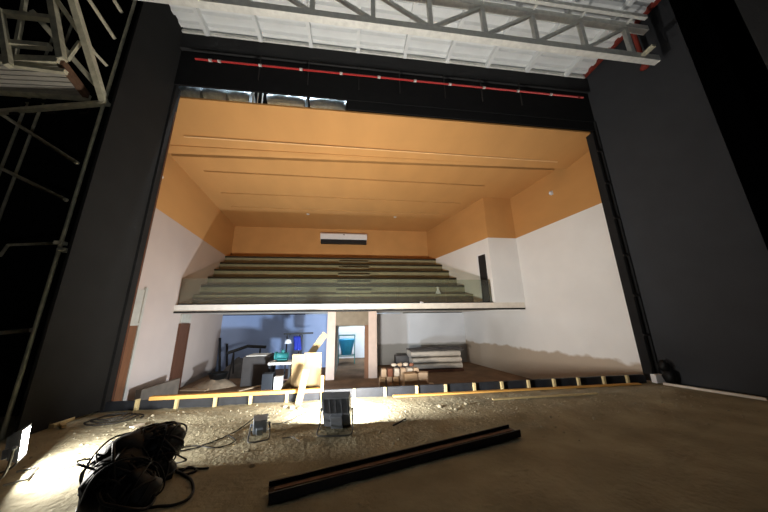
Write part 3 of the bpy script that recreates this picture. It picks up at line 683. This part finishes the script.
for i,(z,h,wd) in enumerate(lay):
    r = h/2; m = MB(); dx = .03*i
    pts = [(a.x-.02-dx,Ys+.55,z+r),(b.x-.03-dx,Ys+.55,z+r)]
    prof = []
    # flattened roll: rounded rectangle section extruded along x
    sec = []
    for k in range(20):
        an = 2*math.pi*k/20; cx_ = math.copysign(abs(math.cos(an))**.35, math.cos(an))*.5; cz_ = math.copysign(abs(math.sin(an))**.6, math.sin(an))*r
        sec.append((cx_,cz_))
    xa_, xb_ = a.x+.02-dx*2, b.x-.02-dx
    vs = [(x,Ys+.55+c,z+r+s_+.01*math.sin(x*3+i)) for x in (xa_,(xa_+xb_)/2,xb_) for c,s_ in sec]
    fs = [(j*20+k,j*20+(k+1)%20,(j+1)*20+(k+1)%20,(j+1)*20+k) for j in range(2) for k in range(20)]+[tuple(range(20)),tuple(40+k for k in range(19,-1,-1))]
    m.add(vs,[f[::-1] for f in fs]); tag(m.build('fabric_bale','sheet',smooth=False,bevel=.015), f'{wd} of three long pale bales stacked by the right rear wall', 'bale', 'pale bales stacked by the right rear wall')
m = MB(); z = ZF+1.07
vs=[]; nn=14
for i in range(nn+1):
    for j,(dy,dz) in enumerate(((0,-.06),(.1,.0),(.55,.03),(1.05,.0),(1.1,-.08))):
        x = a.x-.12+(b.x-a.x+.2)*i/nn; vs.append((x,Ys+dy,z+dz+.02*math.sin(i*1.3+j)))
fs=[(i*5+j,(i+1)*5+j,(i+1)*5+j+1,i*5+j+1) for i in range(nn) for j in range(4)]
m.add(vs,fs); o=m.build('dark_cover_sheet','tarp'); sm=o.modifiers.new('s','SOLIDIFY'); sm.thickness=.02
tag(o,'dark cover sheet draped over the top of the pale bales','sheet')
# dark small box left of bales
box_thing('grey_crate','low dark grey crate against the rear wall left of the pale bales','crate',(396,356),(410,372),14.0,.6,'tarp')
# brick / block heap
rnd = random.Random(3)
x0 = at_y(379,380,9.6).x; x1_ = at_y(432,380,9.6).x
names = [('brick2','pale'),('brick','reddish'),('card','tan'),('sheet','off-white')]
k = 0
ORD = ['first','second','third','fourth','fifth','sixth','seventh','eighth']
for row,(Y,zb_,cnt,x_a,x_b,h) in enumerate(((9.5,ZF,8,379,436,.33),(9.52,ZF+.331,7,379,426,.29),(9.54,ZF+.622,6,381,420,.25),(9.56,ZF+.873,4,392,416,.17))):
    xa_, xb_ = at_y(x_a,380,Y).x, at_y(x_b,380,Y).x; st = (xb_-xa_)/cnt
    for i in range(cnt):
        mm, col = names[rnd.choice((0,0,3,2,3) if row < 2 else (1,1,0,2,3))]; cx_ = xa_+st*(i+.5)
        hh = h if row < 3 else h*rnd.uniform(.7,1.2)
        Mx = Matrix.Translation((cx_,Y+.15,zb_)) @ Matrix.Rotation(rnd.uniform(-.1,.1),4,'Z')
        m = MB(); q = .03; W_ = st*.43
        P = [(-W_,-.15,0),(W_,-.15,0),(W_,.15,0),(-W_,.15,0)]+[(sx*W_+rnd.uniform(-q,0)*sx, sy*.15+rnd.uniform(-q,0)*sy, hh-(rnd.uniform(0,q*1.2) if row==3 else 0)) for sx,sy in ((-1,-1),(1,-1),(1,1),(-1,1))]
        if row == 3: m.rock((cx_,Y+.15,zb_+hh*.55), st*.47, 60+i, .62, 2)
        else: m.hexa([Mx@Vector(p) for p in P])
        tag(m.build('building_block',mm,bevel=.02), f"{col} block in the heap right of the doorway, {['bottom','second','third','top'][row]} row, {ORD[i]} from the left", 'block', 'blocks heaped right of the doorway')
for (pa,pb,mm,lb,rz) in (((404,374),(418,388),'card','tan open carton in front of the block heap',.1),((420,373),(430,387),'brick2','pale tilted carton at the right end of the block heap',-.35),((379,368),(388,372),'brick','rounded reddish bag on the left of the block heap',0)):
    if lb.startswith('rounded'):
        continue
    box_thing('carton', lb, 'carton', pa, pb, 8.9, .3, mm, rot=rz)
# left: clutter
rnd = random.Random(8)
def heap(name, label, cat, cx, cy, rx, ry_, h, mm, seed):
    m = MB(); nr, na = 8, 28; vs = [(cx,cy,ZF+h)]; off = seed*7.3
    for i in range(1,nr+1):
        for j in range(na):
            a = 2*math.pi*j/na; f = i/nr; q = 1+.25*noise.noise(Vector((math.cos(a)*1.5+off,math.sin(a)*1.5,0)))
            z = h*(1-f)**.8*(1+.4*noise.noise(Vector((math.cos(a)*f*3+off,math.sin(a)*f*3,2)))); vs.append((cx+rx*f*q*math.cos(a),cy+ry_*f*q*math.sin(a),ZF+max(0,z)))
    fs = [(0,1+j,1+(j+1)%na) for j in range(na)]+[(1+i*na+j,1+(i+1)*na+j,1+(i+1)*na+(j+1)%na,1+i*na+(j+1)%na) for i in range(nr-1) for j in range(na)]
    m.add(vs,fs); return tag(m.build(name,mm,smooth=True), label, cat)
p = at_z(212,386,ZF); heap('earth_heap','low pale heap of earth on the hall floor at the left','heap',p.x+.15,p.y-.1,.85,.6,.4,'earth',2)
p = at_y(217,384,p.y-.1)
t = thing('black_tub','round black rubber tub sitting on the earth heap at the left','tub',(p.x,p.y,ZF+.28))
MB().lathe([(.26,0),(.36,.22),(.39,.24),(.36,.25),(.33,.22),(.24,.05)], n=22).build('bowl','rubber',t,smooth=True)
p = at_z(201,388,ZF)
m = MB(); m.bar((p.x-.5,p.y-.3,ZF+.03),(p.x+.5,p.y-.5,ZF+.03), .3,.03); tag(m.build('loose_board','card'), 'pale loose board on the left side of the earth heap', 'board')
# leaning poles in the corner
for i,(pa,pb) in enumerate((((220,338),(221,362)),((227,344),(228,364)))):
    a_ = at_y(*pa,15.4); b_ = at_y(*pb,15.1); b_.z = ZF
    MB_ = MB().tube([b_,a_], .06, 8); tag(MB_.build('leaning_pole','charcoal',smooth=True), f'dark pole leaning in the left rear corner under the balcony, {"taller" if i==0 else "shorter"} of the two', 'pole')
tag(MB().box(at_y(213.3,330,15.83).x-.03, at_y(213.3,330,15.83).x+.03, 15.78, 15.85, -.3, ZL0).build('wall_conduit','charcoal'), 'thin dark conduit running down the blue-grey wall corner', 'conduit')
heap('bag_heap','pile of grey sacks against the blue-grey rear wall','sacks', at_y(238,366,14.2).x, 14.2, .8,.5,.9,'tarp',5)
# covered crates & workbench
box_thing('large_crate','large dark crate with a pale slab on top left of the workbench','crate',(243,357),(267,386),11.9,1.1,'tarpdark')
a_ = at_y(246,353,11.9); b_ = at_y(266,353,11.9); za = at_y(255,357,11.9).z
tag(MB().box(a_.x,b_.x,11.95,12.8,za+.002,za+.05).build('pale_slab','sheet'), 'pale slab lying on top of the large dark crate', 'slab')
Yw = 11.3; a_ = at_y(268,364,Yw); b_ = at_y(291,364,Yw)
t = thing('workbench','pale-topped workbench with dark legs left of the plywood sheets','workbench',((a_.x+b_.x)/2,Yw+.35,ZF),absolute=True)
MB().box(a_.x,b_.x,Yw,Yw+.7,a_.z-.05,a_.z+.04).build('top','sheet',t)
for x in (a_.x+.06,b_.x-.06):
    for y in (Yw+.06,Yw+.64): MB().box(x-.035,x+.035,y-.035,y+.035,ZF,a_.z-.05).build('leg','charcoal',t)
MB().box(a_.x+.06,b_.x-.06,Yw+.05,Yw+.65,ZF+.3,ZF+.34).build('shelf','darkbrown',t)
p = at_y(282,361,Yw+.3); zt = a_.z+.04
t = thing('bench_grinder','turquoise bench machine with round guard on the workbench','machine',(p.x,Yw+.35,zt))
MB().box(-.2,.2,-.12,.12,0,.1).build('base','turq',t,bevel=.01)
MB().tube([(-.22,0,.22),(.22,0,.22)], .12, 16).build('motor','turq',t,smooth=True)
MB().tube([(-.3,0,.22),(-.22,0,.22)], .16, 18).build('wheel_guard','turq',t,smooth=True)
MB().lathe([(.06,.34),(.09,.4),(.03,.46)],n=12).build('knob','turq',t,smooth=True)
a_ = at_y(228,353,13.6); b_ = at_y(266,347,13.6)
t = thing('sawhorse','long dark beam on splayed legs behind the large crate','sawhorse',((a_.x+b_.x)/2,13.6,ZF),absolute=True)
MB().tube([(a_.x,13.6,a_.z),(a_.x*.5+b_.x*.5,13.6,b_.z+.06),(b_.x,13.6,b_.z)], .07, 10).build('beam','charcoal',t,smooth=True)
for f in (.15,.85):
    x = a_.x+(b_.x-a_.x)*f; z = a_.z+(b_.z-a_.z)*f
    for sy in (-1,1): MB().bar((x,13.6+sy*.25,ZF),(x,13.6,z-.03), .05,.05,up=(0,1,0)).build('leg','charcoal',t)
# rack with cloths
Yr = 12.6; a_ = at_y(284,334,Yr); b_ = at_y(311,333,Yr)
t = thing('clothes_rail','dark horizontal rail on posts standing behind the workbench','rail',((a_.x+b_.x)/2,Yr,ZF),absolute=True)
MB().bar((a_.x,Yr,a_.z),(b_.x+.1,Yr,a_.z+.02), .07,.07).build('top_bar','charcoal',t)
for x in (a_.x+.15,(a_.x+b_.x)/2+.1,b_.x-.4): MB().bar((x,Yr,ZF),(x,Yr,a_.z-.035), .05,.05,up=(0,1,0)).build('post','charcoal',t)
def drape(name,label,px,wd,z1,z0,mm,cat='cloth'):
    x = at_y(px,340,Yr-.06).x; vs=[]; n_=10; rows=7
    for j in range(rows):
        for i in range(n_+1):
            f=i/n_; vs.append((x+(f-.5)*wd*(1+.1*j/rows)+.06*j/rows, Yr-.09+.035*math.sin(f*14+j*.4), z1+(z0-z1)*j/(rows-1)))
    fs=[(j*(n_+1)+i,(j+1)*(n_+1)+i,(j+1)*(n_+1)+i+1,j*(n_+1)+i+1) for j in range(rows-1) for i in range(n_)]
    o=MB().add(vs,fs).build(name,mm,smooth=True); sm=o.modifiers.new('s','SOLIDIFY'); sm.thickness=.02
    return tag(o,label,cat)
drape('blue_jacket','bright blue work jacket hanging on the dark rail',297,.3,a_.z-.1,a_.z-.7,'blue')
x = at_y(288.5,341,Yr-.2).x
t = thing('white_helmet','round white hard hat hanging at the left end of the dark rail','helmet',(x,Yr-.24,at_y(288,343,Yr-.2).z))
MB().lathe([(.02,.17),(.09,.155),(.13,.09),(.14,.0)][::-1], n=18).build('shell','acwhite',t,smooth=True); MB().lathe([(.17,-.015),(.17,.0),(.14,.01)],n=18).build('brim','acwhite',t,smooth=True)
MB().tube([(0,0,.165),(.03,.22,at_y(288.5,334,Yr).z-t.location.z+.02)], .012, 6).build('strap','charcoal',t)
# white trestle, boxes around the bench
box_thing('white_carton','small pale carton on the floor under the workbench','carton',(274,377),(281,385),10.6,.3,'sheet')
box_thing('dark_tool_box','dark tool box on the floor beside the workbench','tool box',(262,374),(272,387),10.8,.4,'charcoal')
p = at_z(258,388,ZF); m = MB(); m.bar((p.x-.6,p.y-.4,ZF+.02),(p.x+.6,p.y+.8,ZF+.06), .18,.03); tag(m.build('floor_plank','card'), 'pale plank lying on the earth floor left of the workbench', 'plank')
box_thing('pale_stool','low pale stool to the right of the workbench','stool',(294,360),(299,372),11.6,.4,'sheet')
